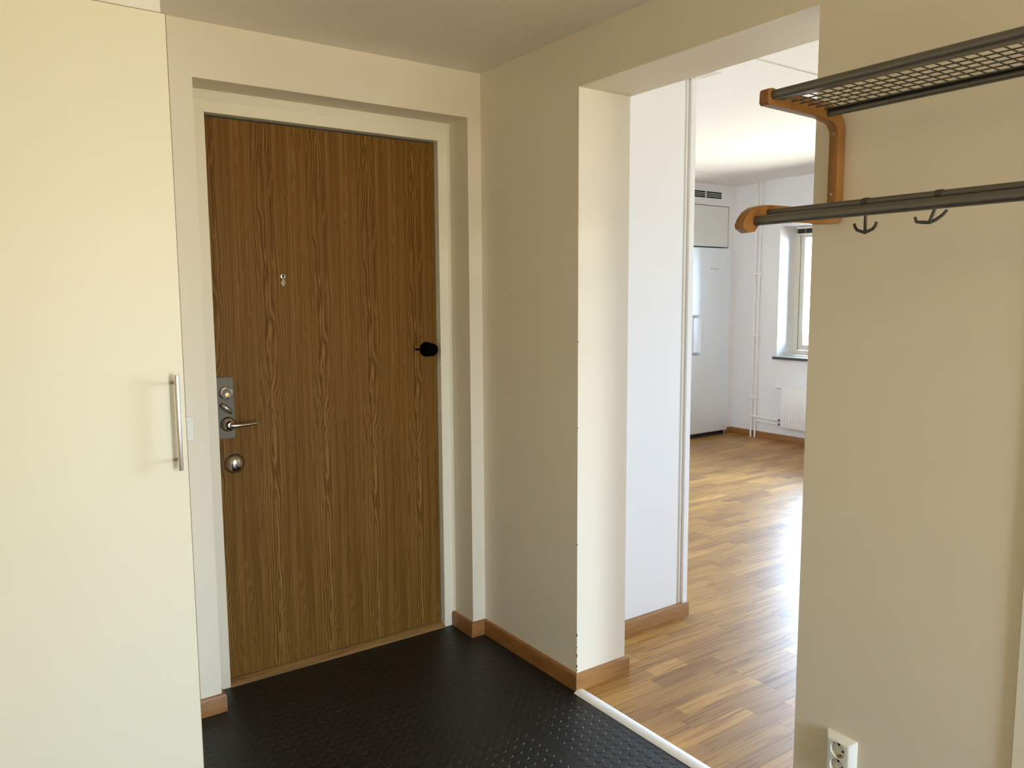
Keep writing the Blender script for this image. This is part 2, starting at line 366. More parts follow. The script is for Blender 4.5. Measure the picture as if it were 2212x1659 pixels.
# ------------------------------------------------------------------ floors
def parquet():
    fl = MB(); fl.box(0.0, X3+.05, -5.3, YK+.7, -0.12, -0.012); fl.box(-2.95, 0.0, -5.3, 0.35, -0.12, -0.012)
    floor = fl.build('floor', M_base_lit); S(floor); floor['label'] = 'oak strip parquet floor of the kitchen and living room'
    R = random.Random(11); SW = 0.0667; items = []
    y = -4.99; row = 0
    while y < YK - 0.005:
        y1 = min(y + SW, YK)
        x = 0.004 + (-R.random() * 0.35)
        while x < X3 - .01:
            L_ = R.choice((0.14, 0.22, 0.28, 0.34, 0.40, 0.46)) + R.random() * 0.05
            xa, xb = max(x, 0.016), min(x + L_, X3 - .004); x += L_
            cy_ = (y + y1)/2
            if not (-1.55 < cy_ < -0.60): xa = max(xa, 0.236)
            if y > -0.375: xa = max(xa, 0.842)
            if xb - xa < 0.004: continue
            items.append((xa, xb, y, y1))
        y += SW; row += 1
    def score(it):
        p = Vector(((it[0]+it[1])/2, (it[2]+it[3])/2, 0)) - CAM; d = p.dot(_f)
        if d < .3: return 0
        px = 1106 + 1700*p.dot(_r)/d; py = 829.5 - 1700*p.dot(_u)/d
        if px < 1240 or px > 1760 or py < 900 or py > 1690: return 0
        t = (0 - CAM.x)/p.x; yy = CAM.y + p.y*t
        if not (-1.56 < yy < -0.58): return 0
        t = (0.86 - CAM.x)/p.x
        if t < 1 and CAM.y + p.y*t > -0.36: return 0
        return (it[1]-it[0]) * 1.45 / d**3
    order = sorted(items, key=score, reverse=True)
    near = [i for i in order[:295] if score(i) > 0]; rest = [i for i in order if i not in set(near)]
    def one(bm_, it, lx=0, ly=0):
        g = 0.00008; c = 0.0003; xa, xb, ya, yb = it[0]+g-lx, it[1]-g-lx, it[2]+g-ly, it[3]-g-ly
        vs_ = [bm_.verts.new(q) for q in ((xa, ya, -.012), (xb, ya, -.012), (xb, yb, -.012), (xa, yb, -.012), (xa, ya, -c), (xb, ya, -c), (xb, yb, -c), (xa, yb, -c), (xa+c, ya+c, 0), (xb-c, ya+c, 0), (xb-c, yb-c, 0), (xa+c, yb-c, 0))]
        for k in range(4):
            k2 = (k+1) % 4
            bm_.faces.new((vs_[k], vs_[k2], vs_[4+k2], vs_[4+k])); bm_.faces.new((vs_[4+k], vs_[4+k2], vs_[8+k2], vs_[8+k]))
        bm_.faces.new(vs_[8:12])
    for it in near:
        cx_, cy_ = (it[0]+it[1])/2, (it[2]+it[3])/2
        bm_ = bmesh.new(); one(bm_, it, cx_, cy_)
        me = bpy.data.meshes.new('parquet_strip'); bm_.to_mesh(me); bm_.free(); me.materials.append(M_oak)
        o = bpy.data.objects.new('parquet_strip', me); o.location = (cx_, cy_, 0); COL.objects.link(o); o.parent = floor
    bm_ = bmesh.new()
    for it in rest: one(bm_, it)
    me = bpy.data.meshes.new('parquet_field'); bm_.to_mesh(me); bm_.free(); me.materials.append(M_oak)
    o = bpy.data.objects.new('parquet_field', me); COL.objects.link(o); o.parent = floor; o['kind'] = 'stuff'
parquet()

XW_ = -1.3165
def rubber_floor():
    root = empty('rubber_mat', (-1.0, -1.0, 0), 'black studded rubber flooring of the entrance hall', 'floor mat')
    seam = -0.302
    B('rubber_sheet', M_rubber, -2.75, seam-.0004, -5.04, 0.17, -0.012, 0.0, parent=root)
    B('rubber_sheet', M_rubber, seam+.0004, 0.0, -5.04, 0.17, -0.012, 0.0, parent=root)
    # raised round studs, laid out diagonally (pitch measured in the photo)
    bm_ = bmesh.new(); PITCH = 0.03667; r = 0.0138; SEG = 20
    for i in range(-60, 8):
        for j in range(-52, 32):
            p = Vector((-0.1576 + i*PITCH, -0.8939 + j*PITCH))
            if not (-2.0 < p.x < -0.042 and -2.6 < p.y < 0.13): continue
            if abs(p.x - seam) < r + .001: continue
            if p.x < XW_ + .016 and p.y > -0.62: continue
            if p.y > -0.030 and not (NL + .032 < p.x < NR - .032): continue
            top = [bm_.verts.new((p.x + (r-.0014)*math.cos(2*PI*k/SEG), p.y + (r-.0014)*math.sin(2*PI*k/SEG), 0.0011)) for k in range(SEG)]
            bot = [bm_.verts.new((p.x + r*math.cos(2*PI*k/SEG), p.y + r*math.sin(2*PI*k/SEG), -0.0001)) for k in range(SEG)]
            bm_.faces.new(top)
            for k in range(SEG):
                bm_.faces.new((bot[k], bot[(k+1) % SEG], top[(k+1) % SEG], top[k]))
    me = bpy.data.meshes.new('stud_relief'); bm_.to_mesh(me); bm_.free(); me.materials.append(M_rubber)
    o = bpy.data.objects.new('stud_relief', me); COL.objects.link(o); o.parent = root; o.matrix_parent_inverse = world_of(root).inverted(); o['kind'] = 'stuff'
rubber_floor()

# rounded white threshold strip along the opening
b = MB(); prof = [(-0.027 + 0.048*t/12, 0.0 + 0.009*math.sin(PI*t/12)**0.6) for t in range(13)]
b.prism(prof + [(0.021, -0.001), (-0.027, -0.001)], 1, -1.538, -0.634)
for f_ in b.bm.faces: f_.smooth = True
o = b.build('threshold_strip', M_strip); tag(o, 'white rounded threshold strip between black rubber floor and parquet', 'threshold strip')

# ------------------------------------------------------------------ baseboards (6.4 cm, 14 mm, eased top edge)
BP = [(0.0, 0.0), (0.014, 0.0), (0.014, 0.056), (0.0115, 0.0625), (0.007, 0.064), (0.0, 0.064)]
def bb(name, path, material, label, pre=None, post=None):
    o = MB().sweep(path, BP, pre, post).build(name, material); S(o); o['label'] = label; return o
bb('baseboard_left', [(-1.300, 0), (NL, 0), (NL, 0.150)], M_base, 'short beech baseboard between wardrobe and door recess')
bb('baseboard_right', [(NR, 0.150), (NR, 0), (0, 0), (0, -0.618)], M_base, 'beech baseboard from the door recess to the pillar corner', None, (1, 0))
bb('baseboard_pillar', [(0, -0.618), (0.24, -0.618), (0.24, -0.37)][::1], M_base_lit, 'beech baseboard around the foot of the pillar, in a lighter lit tone', (0, -1), None)
bb('baseboard_passage', [(0.255, -0.37), (0.862, -0.37)], M_base_lit, 'beech baseboard under the set-back white wall, in a lighter lit tone')
bb('baseboard_kitchen', [(4.812, YK), (X3, YK), (X3, -5.0)], M_base, 'beech baseboard in the far kitchen corner')

# ------------------------------------------------------------------ corner casing on the set-back wall
t = empty('corner_trim', (0.83, -0.37, 0.064), 'tall narrow white trim on the edge of the set-back wall', 'trim')
t.name = 'trim_2'; t['kind'] = 'structure'; del t['category']
B('bead', M_kwall, 0.798, 0.811, -0.375, -0.370, 0.064, 2.366, bev=0.002, parent=t)
B('casing_board', M_kwall, 0.817, 0.848, -0.384, -0.370, 0.064, 2.366, bev=0.0015, parent=t)

# chipped paint along the pillar edge
b = MB()
for z, w_, h_ in ((1.29, .004, .004), (0.205, .005, .010), (0.16, .003, .005), (0.125, .004, .012), (0.085, .005, .010), (0.072, .004, .005), (0.98, .003, .004), (0.55, .003, .005)):
    b.box(-0.0006, w_*.5, -0.6186, -0.618 + w_*.6, z, z + h_)
o = b.build('paint_chips', mat('bare_chip', (0.12, 0.11, 0.09), 0.9)); S(o); o['label'] = 'small paint chips along the pillar edge'; o.name = 'trim_3'

# ------------------------------------------------------------------ entrance door
door = empty('door_1', (-0.58, ND, 0), kind='structure'); door['label'] = 'oak veneered entrance door in a cream frame'
YL = 0.187; FL, FR, FT = -1.041, -0.112, 2.095
fm = M_trim
e_ = 0.0004
b = MB(); b.prism([(NL, 0), (FL, 0), (FL, FT-e_), (NL, NT-e_*2)], 1, ND, 0.26); b.build('frame_jamb', fm, door)
b = MB(); b.prism([(FR, 0), (NR, 0), (NR, NT-e_*2), (FR, FT-e_)], 1, ND, 0.26); b.build('frame_jamb', fm, door)
b = MB(); b.prism([(NL, NT), (FL, FT), (FR, FT), (NR, NT)], 1, ND, 0.26); b.build('frame_head', fm, door)
b = MB(); b.prism([(ND, 2.134), (ND-.016, NT), (ND, NT)], 0, NL, NR); b.build('sealing_bead', fm, door)
b = MB(); b.prism([(NR-.007, ND), (NR, ND-.012), (NR, ND)], 2, 0.066, NT); b.build('sealing_bead', fm, door)
leaf = B('door_leaf', M_door, FL-.012, FR-.0035, YL, YL+.05, 0.018, FT-.008, bev=.001, parent=door)
B('door_stop', M_gasket, FL-.03, FR+.03, YL+.052, YL+.065, 0.0, FT+.02, parent=door)
b = MB(); b.prism([(0.150, 0), (0.150, 0.004), (0.160, 0.009), (YL-.001, 0.016), (0.235, 0.016), (0.235, 0)], 0, FL, FR); b.build('door_threshold', M_thresh, door)
for y_, z_ in ((0.166, 2.033), (0.178, 1.810), (0.166, 1.170), (0.178, 0.970)):
    MB().lathe((FR+.0001, y_, z_), (-1, 0, 0), [(0, .0055), (.0012, .0052), (.0018, .003)], 16).build('frame_plug', M_switch, door)
# lock plate with cylinder, thumb turn and rosette
pl = B('lock_plate', M_plate, -1.0385, -0.9735, YL-.0045, YL, 0.938, 1.166, bev=.0015, parent=door)
b = MB(); b.lathe((-1.003, YL-.0045, 1.107), (0, -1, 0), [(0, .0242), (.006, .0238), (.0105, .0222), (.0112, .0192), (.0090, .0180), (.0098, .0172), (.0098, 0)], 40)
cy_o = b.build('key_cylinder', M_chrome, pl)
pl2 = pl
MB().lathe((-1.003, YL-.0140, 1.107), (0, -1, 0), [(0, .0168), (.0006, .0166)], 32).build('cylinder_face', M_plate, pl)
MB().lathe((-1.001, YL-.0140, 1.102), (0, -1, 0), [(0, .0072), (.002, .007), (.0022, 0)], 24).build('key_core', M_brass, pl)
B('keyhole', M_hole, -1.0018, -1.0002, YL-.0166, YL-.016, 1.0965, 1.103, parent=pl)
b = MB(); b.tube([(-1.022, YL-.013, 1.066), (-1.010, YL-.017, 1.056), (-0.997, YL-.017, 1.044), (-0.988, YL-.012, 1.029)], [.0075, .0100, .0095, .0035], 14)
b.lathe((-1.003, YL-.0045, 1.050), (0, -1, 0), [(0, .009), (.010, .008)], 20); b.build('thumb_turn', M_chrome, pl)
b = MB(); b.lathe((-1.000, YL-.0045, 0.992), (0, -1, 0), [(0, .0275), (.004, .0272), (.009, .0250), (.014, .0190), (.017, .0135), (.024, .0110), (.040, .0102), (.041, 0)], 40); b.build('handle_rosette', M_chrome, pl)
b = MB(); b.tube([(-1.001, YL-.044, 0.991), (-0.985, YL-.048, 0.990), (-0.96, YL-.050, 0.9905), (-0.93, YL-.051, 0.9915), (-0.905, YL-.050, 0.993), (-0.897, YL-.046, 0.994)], [.0100, .0088, .0066, .0058, .0052, .0034], 16); b.build('lever', M_chrome, pl)
# round steel dome
b = MB(); b.lathe((-0.983, YL, 0.843), (0, -1, 0), [(0, .0375), (.004, .0375), (.007, .035), (.013, .032), (.020, .0265), (.0245, .018), (.0262, .009), (.0265, 0)], 48); b.build('dome_cover', M_dome, door)
MB().lathe((-0.983, YL, 0.843), (0, -1, 0), [(0, .0395), (.0015, .0392), (.002, .037)], 48).build('dome_ring', M_plate, door)
# peephole with swung-down cover
b = MB(); b.lathe((-0.773, YL, 1.533), (0, -1, 0), [(0, .0088), (.003, .0085), (.0034, .0060), (.002, .0056), (.0015, 0)], 28); ph = b.build('peephole', M_chrome, door)
MB().lathe((-0.773, YL-.0016, 1.533), (0, -1, 0), [(0, .0054), (.0012, .003), (.0014, 0)], 24).build('peephole_lens', M_hole, ph)
b = MB(); b.lathe((-0.7725, YL, 1.508), (0, -1, 0), [(0, .0098), (.0025, .0095), (.0028, 0)], 28); b.box(-.776, -.769, YL-.0022, YL, 1.515, 1.526); b.box(-.775, -.771, YL-.002, YL, 1.494, 1.500); b.build('peephole_cover', mat('dull_nickel', (.17, .15, .11), .35, metal=1), ph)
# black knob with small peg near the hinge side
b = MB(); b.lathe((-0.1655, YL, 1.232), (0, -1, 0), [(0, .0310), (.010, .0312), (.017, .0295), (.022, .0272), (.052, .0272), (.057, .0255), (.059, .020), (.060, 0)], 48)
b.tube([(-0.190, YL-.010, 1.232), (-0.214, YL-.010, 1.2335), (-0.2185, YL-.010, 1.2338)], [.0036, .0036, .0044], 14); b.lathe((-0.2185, YL-.010, 1.2338), (-1, 0, 0), [(0, .0044), (.003, .003), (.004, 0)], 14)
b.build('black_knob', M_black, door)
# little scratch on the leaf
B('scratch', M_hole, -0.604, -0.592, YL-.0003, YL+.0002, 0.100, 0.1012, parent=leaf)

# ------------------------------------------------------------------ wardrobe
XW, YW, ZW = -1.3165, -0.600, 2.152
wr = empty('wardrobe', (-2.0, -0.3, 0), 'tall cream wardrobe with slim bar handle left of the entrance door', 'wardrobe')
B('carcass', M_ward, -2.745, XW-.001, YW+.021, -0.004, 0.0005, ZW-.002, parent=wr)
def wdoor(x0, x1, handle_x):
    d = B('wardrobe_door', M_ward, x0, x1, YW, YW+.018, 0.0+.05, ZW, bev=.0008, parent=wr)
    B('edge_band', M_edge, x1, x1+.0014, YW+.0006, YW+.0185, 0.05, ZW, parent=d)
    B('edge_band', M_edge, x0, x1, YW+.0006, YW+.0185, ZW, ZW+.0014, parent=d)
    h = MB(); h.tube([(handle_x, YW-.033, 1.010), (handle_x, YW-.033, 1.012), (handle_x, YW-.033, 1.256), (handle_x, YW-.033, 1.258)], [.0054, .0060, .0060, .0054], 24)
    for z_ in (1.034, 1.236): h.tube([(handle_x, YW+.001, z_), (handle_x, YW-.033, z_)], .0045, 16)
    h.build('bar_handle', M_steelbar, d)
wdoor(-1.915, XW-.0014, -1.343)
wdoor(-2.520, -1.918, -1.945)
o = B('cabinet_filler', M_fill, -2.745, XW, YW+.055, -0.004, ZW+.004, HC-.001)
tag(o, 'off-white filler panel between wardrobe top and ceiling', 'panel')
# switch half hidden by the wardrobe
sw = empty('light_switch', (-1.205, 0, 1.018), 'white light switch on the wall strip beside the wardrobe edge', 'switch')
B('switch_plate', M_switch, -1.247, -1.163, -.009, 0, 0.977, 1.059, bev=.002, parent=sw)
B('rocker', M_switch, -1.230, -1.180, -.013, -.008, 0.993, 1.043, bev=.001, parent=sw)

# ------------------------------------------------------------------ hat rack on the right wall
rack = empty('hat_rack', (0, -1.9, 1.65), 'wall hat rack with bent beech brackets, grey rods and wire shelf', 'hat rack')
def arc(cx_, cz_, r, a0, a1, n): return [(cx_ + r*math.cos(math.radians(a0 + (a1-a0)*k/n)), cz_ + r*math.sin(math.radians(a0 + (a1-a0)*k/n))) for k in range(n+1)]
def bracket(ya, yb):
    # side outline (x, z): arm tip, arm, bend, leg, lower arm, drooping nose
    TH = 0.031; R_out = 0.060
    pts = [(-0.300, 1.8985), (-0.296, 1.9035), (-0.284, 1.9065), (-0.270, 1.9045)]
    pts += [(-0.10, 1.9000)] + arc(-0.001-R_out, 1.900-R_out, R_out, 90, 0, 10)
    pts += [(-0.001, 1.664)] + arc(-0.036, 1.664-.0, 0.035, 0, -90, 6)[0:1]
    pts += [(-0.001, 1.640), (-0.012, 1.624), (-0.10, 1.619), (-0.285, 1.617), (-0.318, 1.607), (-0.332, 1.591), (-0.352, 1.588), (-0.372, 1.597), (-0.374, 1.606)]
    pts += [(-0.366, 1.620), (-0.352, 1.634), (-0.332, 1.645), (-0.305, 1.651), (-0.27, 1.653), (-0.060, 1.656), (-0.036, 1.664), (-0.032, 1.676)]
    pts += [(-0.032, 1.822)] + [(x, z) for x, z in arc(-0.032-.030, 1.869-.030-.008, 0.030, 0, 90, 6)][1:] + [(-0.10, 1.8665), (-0.296, 1.8695), (-0.301, 1.875)]
    b = MB(); b.prism(pts, 1, ya, yb)
    es = [e for e in b.bm.edges if e.calc_face_angle(0) > math.radians(60)]
    bmesh.ops.bevel(b.bm, geom=es, offset=0.0022, segments=2, affect='EDGES', profile=0.6)
    o = b.build('bracket', M_beech, rack)
    for z_ in (1.838, 1.694):
        MB().lathe((-0.0318, (ya+yb)/2 + .0005, z_), (-1, 0, 0), [(0, .0043), (.0012, .0040), (.0018, .0026), (.0010, .0020), (.0006, 0)], 18).build('screw', M_chrome, o)
bracket(-1.622, -1.598)
bracket(-2.622, -2.598)
Y0, Y1 = -1.612, -2.608
def rod(x, z, r, y0=Y0, y1=Y1, name='rod'):
    return MB().tube([(x, y0, z), (x, y1, z)], r, 28).build(name, M_alu, rack)
rod(-0.281, 1.891, 0.0105)      # shelf front
rod(-0.074, 1.8768, 0.0080)     # shelf back
rod(-0.330, 1.6145, 0.0106)     # lower front
rod(-0.287, 1.6345, 0.0080)     # lower back
sh = MB(); sh.box(-0.0925, -0.077, Y1, Y0, 1.8838, 1.8862); sh.box(-0.272, -0.2490, Y1, Y0, 1.8838, 1.8862)
shelf = sh.build('wire_shelf', M_alu, rack)
def wire_mesh(p0, p1, r):
    me_o = MB().tube([p0, p1], r, 8); return me_o
long0 = MB().tube([(0, Y0, 0), (0, Y1, 0)], 0.0015, 8).build('wire', M_wire, None); long0.parent = shelf; long0.matrix_parent_inverse = world_of(shelf).inverted()
xs = (-0.2170, -0.1858, -0.1545, -0.1232)
for i, x in enumerate(xs):
    o = long0 if i == 0 else long0.copy()
    if i: COL.objects.link(o)
    o.location = (x, 0, 1.8850)
cr0 = MB().tube([(-0.268, 0, 0), (-0.080, 0, 0)], 0.0015, 8).build('wire', M_wire, None); cr0.parent = shelf; cr0.matrix_parent_inverse = world_of(shelf).inverted()
y = -1.640; i = 0
while y > Y1 + .01:
    o = cr0 if i == 0 else cr0.copy()
    if i: COL.objects.link(o)
    o.location = (0, y, 1.8850); y -= 0.0243; i += 1
# double hooks hanging from the back lower rod
def hook(y, ang):
    c, s_ = math.cos(ang), math.sin(ang); x0, zt = -0.287, 1.6345
    def P(a, dz, dx=0.0): return (x0 + a*s_*1.0 + dx, y + a*c, zt + dz)
    lean = Vector((0, 0, 0))
    b = MB(); b.tube([P(0, -.006), P(0, -.058)], .0030, 12)
    b.tube([P(-.026, -.040), P(-.0235, -.047), P(-.018, -.0535), P(-.009, -.0565), P(0, -.0595), P(.009, -.0565), P(.018, -.0535), P(.0235, -.047), P(.026, -.040)], [.0026, .0031, .0033, .0032, .0034, .0032, .0033, .0031, .0026], 12)
    b.lathe((x0, y-.006, zt), (0, 1, 0), [(0, .0095), (.012, .0095)], 20)
    b.build('coat_hook', M_hook, rack)
hook(-1.854, 0.12)
def hook_tilted(y):
    # swung sideways along the rod
    b = MB(); x0, zt = -0.287, 1.6345
    def P(a, d): return (x0 - a*.35, y + .34*d + a*.95, zt - .90*d + a*.30*0)
    b.tube([(x0, y, zt-.005), (x0, y+.016, zt-.047)], .0030, 12)
    cx_, cz_ = y+.017, zt-.049
    pr = [(-.029, .021), (-.022, .012), (-.011, .004), (0, -.0005), (.012, .0005), (.022, .002), (.025, .011)]
    b.tube([(x0 - a*.3, cx_ + a*.95, cz_ + z_) for a, z_ in pr], [.0026, .0031, .0033, .0034, .0033, .0031, .0026], 12)
    b.lathe((x0, y-.006, zt), (0, 1, 0), [(0, .0095), (.012, .0095)], 20)
    b.build('coat_hook', M_hook, rack)
hook_tilted(-1.999)

# ------------------------------------------------------------------ double socket low on the right wall
so = empty('wall_socket', (0, -1.679, 0.262), 'white double wall socket low on the right wall', 'socket')
b = MB(); ya, yb, za, zb = -1.722, -1.636, 0.196, 0.326
def socket_plate():
    """Tapered cover with two real round wells, built from rings."""
    bm_ = bmesh.new(); xf = -0.019; cy = -1.679; wells = [(cy, 0.290), (cy, 0.2455)]; RW = 0.0208; SEG = 40
    outer = [(ya, za), (yb, za), (yb, zb), (ya, zb)]
    def rr(inset, x, rad):
        pts = []
        y0_, y1_, z0_, z1_ = ya+inset, yb-inset, za+inset, zb-inset
        for (cyy, czz, a0) in ((y1_-rad, z1_-rad, 0), (y0_+rad, z1_-rad, 90), (y0_+rad, z0_+rad, 180), (y1_-rad, z0_+rad, 270)):
            for k in range(7):
                a = math.radians(a0 + 90*k/6); pts.append(bm_.verts.new((x, cyy + rad*math.cos(a), czz + rad*math.sin(a))))
        return pts
    rings = [rr(0, 0.0, .004), rr(0.0005, -.004, .004), rr(0.011, -.0165, .005), rr(0.013, -.0185, .005), rr(0.0155, -.019, .005)]
    for A, C_ in zip(rings, rings[1:]):
        for k in range(len(A)):
            f_ = bm_.faces.new((A[k], A[(k+1) % len(A)], C_[(k+1) % len(A)], C_[k])); f_.smooth = True
    inner = rings[-1]; edges = []
    for k in range(len(inner)):
        e = bm_.edges.get((inner[k], inner[(k+1) % len(inner)])); edges.append(e)
    for wy, wz in wells:
        ring = [bm_.verts.new((-.019, wy + RW*math.cos(2*PI*k/SEG), wz + RW*math.sin(2*PI*k/SEG))) for k in range(SEG)]
        deep = [bm_.verts.new((-.0035, wy + (RW-.0008)*math.cos(2*PI*k/SEG), wz + (RW-.0008)*math.sin(2*PI*k/SEG))) for k in range(SEG)]
        for k in range(SEG):
            edges.append(bm_.edges.new((ring[k], ring[(k+1) % SEG])))
            f_ = bm_.faces.new((ring[k], ring[(k+1) % SEG], deep[(k+1) % SEG], deep[k])); f_.smooth = True
        bm_.faces.new(deep)
    bmesh.ops.triangle_fill(bm_, use_beauty=True, use_dissolve=False, edges=edges)
    bmesh.ops.recalc_face_normals(bm_, faces=bm_.faces)
    me = bpy.data.meshes.new('socket_cover'); bm_.to_mesh(me); bm_.free(); me.materials.append(M_socket)
    try: me.set_sharp_from_angle(angle=math.radians(35))
    except Exception: pass
    o = bpy.data.objects.new('socket_cover', me); COL.objects.link(o); o.parent = so; o.matrix_parent_inverse = world_of(so).inverted(); return o
socket_plate()
for wz in (0.290, 0.2455):
    cy = -1.679
    for k in (-1, 1):
        MB().lathe((-.0036, cy - k*.0056, wz - k*.0070), (-1, 0, 0), [(0, .0030), (.0003, .0030)], 18).build('pin_hole', M_hole, so)
    for k in (-1, 1):
        B('earth_clip', M_brass if k < 0 else M_hole, -.016, -.003, cy-.003, cy+.003, wz + k*.0178 - .0012, wz + k*.0178 + .0010, parent=so)

# ------------------------------------------------------------------ second doorway at the right edge of the frame
d2 = empty('door_2', (0, -2.5, 0), kind='structure'); d2['label'] = 'cream door with narrow casing at the right edge'
b = MB(); b.box(-0.007, 0.0, -2.110, -2.072, 0, 2.10, bev=.002); b.box(-0.016, 0, -3.08, -3.042, 0, 2.10, bev=.002); b.box(-.016, 0, -3.042, -2.110, 2.062, 2.10, bev=.002); b.build('door_casing', M_trim, d2)
B('door_leaf', M_ward, -0.004, 0.0, -3.040, -2.113, 0.02, 2.060, bev=.001, parent=d2)

# ------------------------------------------------------------------ kitchen: fridge, cabinet, vent
fr = empty('refrigerator', (4.5, 3.0, 0), 'tall white refrigerator with side bar handle in the far kitchen', 'refrigerator')
B('fridge_body', M_fridge, 4.222, 4.792, 2.715, 3.24, 0.045, 1.932, bev=.004, parent=fr)
fd = MB().box(4.215, 4.798, 2.660, 2.708, 0.045, 1.935, bev=.009, seg=4).build('fridge_door', M_fridge, fr)
for f_ in fd.data.polygons: f_.use_smooth = True
B('plinth', M_gasket, 4.23, 4.785, 2.70, 3.2, 0.0, 0.044, parent=fr)
for x in (4.26, 4.755): MB().lathe((x, 2.69, 0.0), (0, 0, 1), [(0, .014), (.02, .014), (.021, .008), (.046, .008)], 14).build('foot', M_gasket, fr)
h = MB().tube([(4.300, 2.612, 0.862), (4.300, 2.612, 1.258)], .0085, 16).build('fridge_handle', M_white, fd)
for z_ in (0.872, 1.248): B('handle_bracket', mat('grey_handle_bracket', (.36, .38, .40), .4), 4.245, 4.306, 2.606, 2.662, z_-.012, z_+.012, bev=.004, parent=fd)
def text_part(body, size, loc, rot, material, parent, name):
    cu = bpy.data.curves.new(name, 'FONT'); cu.body = body; cu.size = size; cu.extrude = 0.0004; cu.align_x = 'CENTER'
    to = bpy.data.objects.new(name, cu); COL.objects.link(to)
    dg = bpy.context.evaluated_depsgraph_get(); me = bpy.data.meshes.new_from_object(to.evaluated_get(dg))
    bpy.data.objects.remove(to); me.materials.clear(); me.materials.append(material)
    me.transform(Matrix.Translation(loc) @ rot)
    o = bpy.data.objects.new(name, me); COL.objects.link(o); o.parent = parent; o.matrix_parent_inverse = world_of(parent).inverted(); return o
text_part('BOSCH', 0.022, Vector((4.565, 2.6594, 1.716)), Matrix.Rotation(PI/2, 4, 'X'), M_logo, fd, 'brand_lettering')
MB().lathe((4.503, 2.6594, 1.7235), (0, -1, 0), [(0, .0085), (.0006, .0085)], 20).build('brand_mark', M_logo, fd)

kc = empty('wall_cabinet', (4.5, 3.0, 1.95), 'white flat-front cabinet above the refrigerator', 'cabinet')
B('cabinet_body', M_cab, 4.200, 4.800, 2.712, 3.25, 1.952, 2.358, parent=kc)
B('cabinet_door', M_cab, 4.203, 4.770, 2.690, 2.709, 1.950, 2.352, bev=.0015, parent=kc)

vg = empty('vent_grille', (4.44, YK, 2.46), 'white ventilation grille with dark slots above the kitchen cabinet', 'vent')
B('grille_plate', M_hole, 4.196, 4.676, YK-.004, YK, 2.426, 2.498, parent=vg)
b = MB(); b.box(4.190, 4.682, YK-.010, YK-.003, 2.494, 2.503); b.box(4.190, 4.682, YK-.010, YK-.003, 2.422, 2.430); b.box(4.672, 4.682, YK-.010, YK-.003, 2.43, 2.494); b.box(4.190, 4.200, YK-.010, YK-.003, 2.43, 2.494); b.box(4.428, 4.438, YK-.010, YK-.003, 2.43, 2.494)
b.build('grille_frame', M_white, vg)
for xa, xb in ((4.200, 4.428), (4.438, 4.672)):
    for k in range(1, 4): B('slat', M_white, xa, xb, YK-.0095, YK-.003, 2.430 + k*.0160 - .0022, 2.430 + k*.0160 + .0022, parent=vg)

# ------------------------------------------------------------------ kitchen window
def window(name, W, label, light_blind):
    y0, y1, z0, z1 = W; xf = X3 + .255
    wn = empty(name, (X3, (y0+y1)/2, z0), kind='structure'); wn['label'] = label
    def ring(nm, x0, x1, a0, a1, c0, c1, wd, m_):
        b = MB(); b.box(x0, x1, a1-wd, a1, c0, c1, bev=.003); b.box(x0, x1, a0, a0+wd, c0, c1, bev=.003); b.box(x0, x1, a0+wd, a1-wd, c0, c0+wd, bev=.003); b.box(x0, x1, a0+wd, a1-wd, c1-wd, c1, bev=.003)
        return b.build(nm, m_, wn)
    ring('window_frame', xf, xf+.08, y0, y1, z0+.008, z1, .050, M_winfr)
    ym = (y0+y1)/2
    for a0, a1 in ((y0+.054, ym-.002), (ym+.002, y1-.054)):
        s_ = ring('sash', xf+.012, xf+.06, a0, a1, z0+.062, z1-.054, .052, M_winfr)
        B('gasket', M_gasket, xf+.010, xf+.011, a1, a1+.0035, z0+.062, z1-.054, parent=wn)
        B('pane', M_glass, xf+.034, xf+.036, a0+.045, a1-.045, z0+.107, z1-.099, parent=s_)
    b = MB(); b.box(X3-.030, xf, y0-.0, y1, z0-.020, z0+.006, bev=.002); b.box(X3-.030, X3-.001, y1, y1+.025, z0-.020, z0+.006, bev=.002)
    b.build('window_sill', M_silltop, wn)
    B('sill_edge', M_sill, X3-.033, X3-.029, y0-.025, y1+.026, z0-.021, z0+.0035, parent=wn)
    B('reveal_lining', M_reveal, X3+.001, xf, y1-.002, y1, z0+.006, z1, parent=wn)
    return wn, xf
M_reveal = mat('satin_reveal_paint', (0.88, 0.89, 0.89), 0.35, spec=0.6)
w1, xf = window('window_1', W1, 'bright kitchen window above the radiator', True)
window('window_2', W2, 'wide living room window', False)
# rear window
w3 = empty('window_3', (-0.7, -5.15, .8), kind='structure'); w3['label'] = 'window behind the camera'
b = MB(); b.box(-0.90, -0.83, -5.22, -5.16, .10, 1.65); b.box(-0.27, -0.2, -5.22, -5.16, .10, 1.65); b.box(-0.83, -0.27, -5.22, -5.16, .10, .20); b.box(-0.83, -0.27, -5.22, -5.16, 1.58, 1.65); b.build('window_frame', M_winfr, w3)
B('pane', M_glass, -0.83, -0.27, -5.192, -5.190, .20, 1.58, parent=w3)

bl = empty('window_blind', (xf-.03, 1.45, 2.09), 'raised venetian blind with white headrail and dark slats in the kitchen window', 'blind')
B('headrail', M_white, xf-.050, xf-.012, -0.25, 2.112, 2.105, 2.128, bev=.002, parent=bl)
for k in range(5): B('slat', M_gasket, xf-.045, xf-.016, -0.24, 2.104, 2.064+k*.0085, 2.0695+k*.0085, parent=bl)
B('bottom_rail', M_white, xf-.048, xf-.014, -0.25, 2.112, 2.046, 2.060, bev=.002, parent=bl)
MB().tube([(xf-.055, 2.005, 2.12), (xf-.056, 2.004, 1.6), (xf-.056, 2.004, 1.08)], .0016, 8).build('pull_cord', M_white, bl)

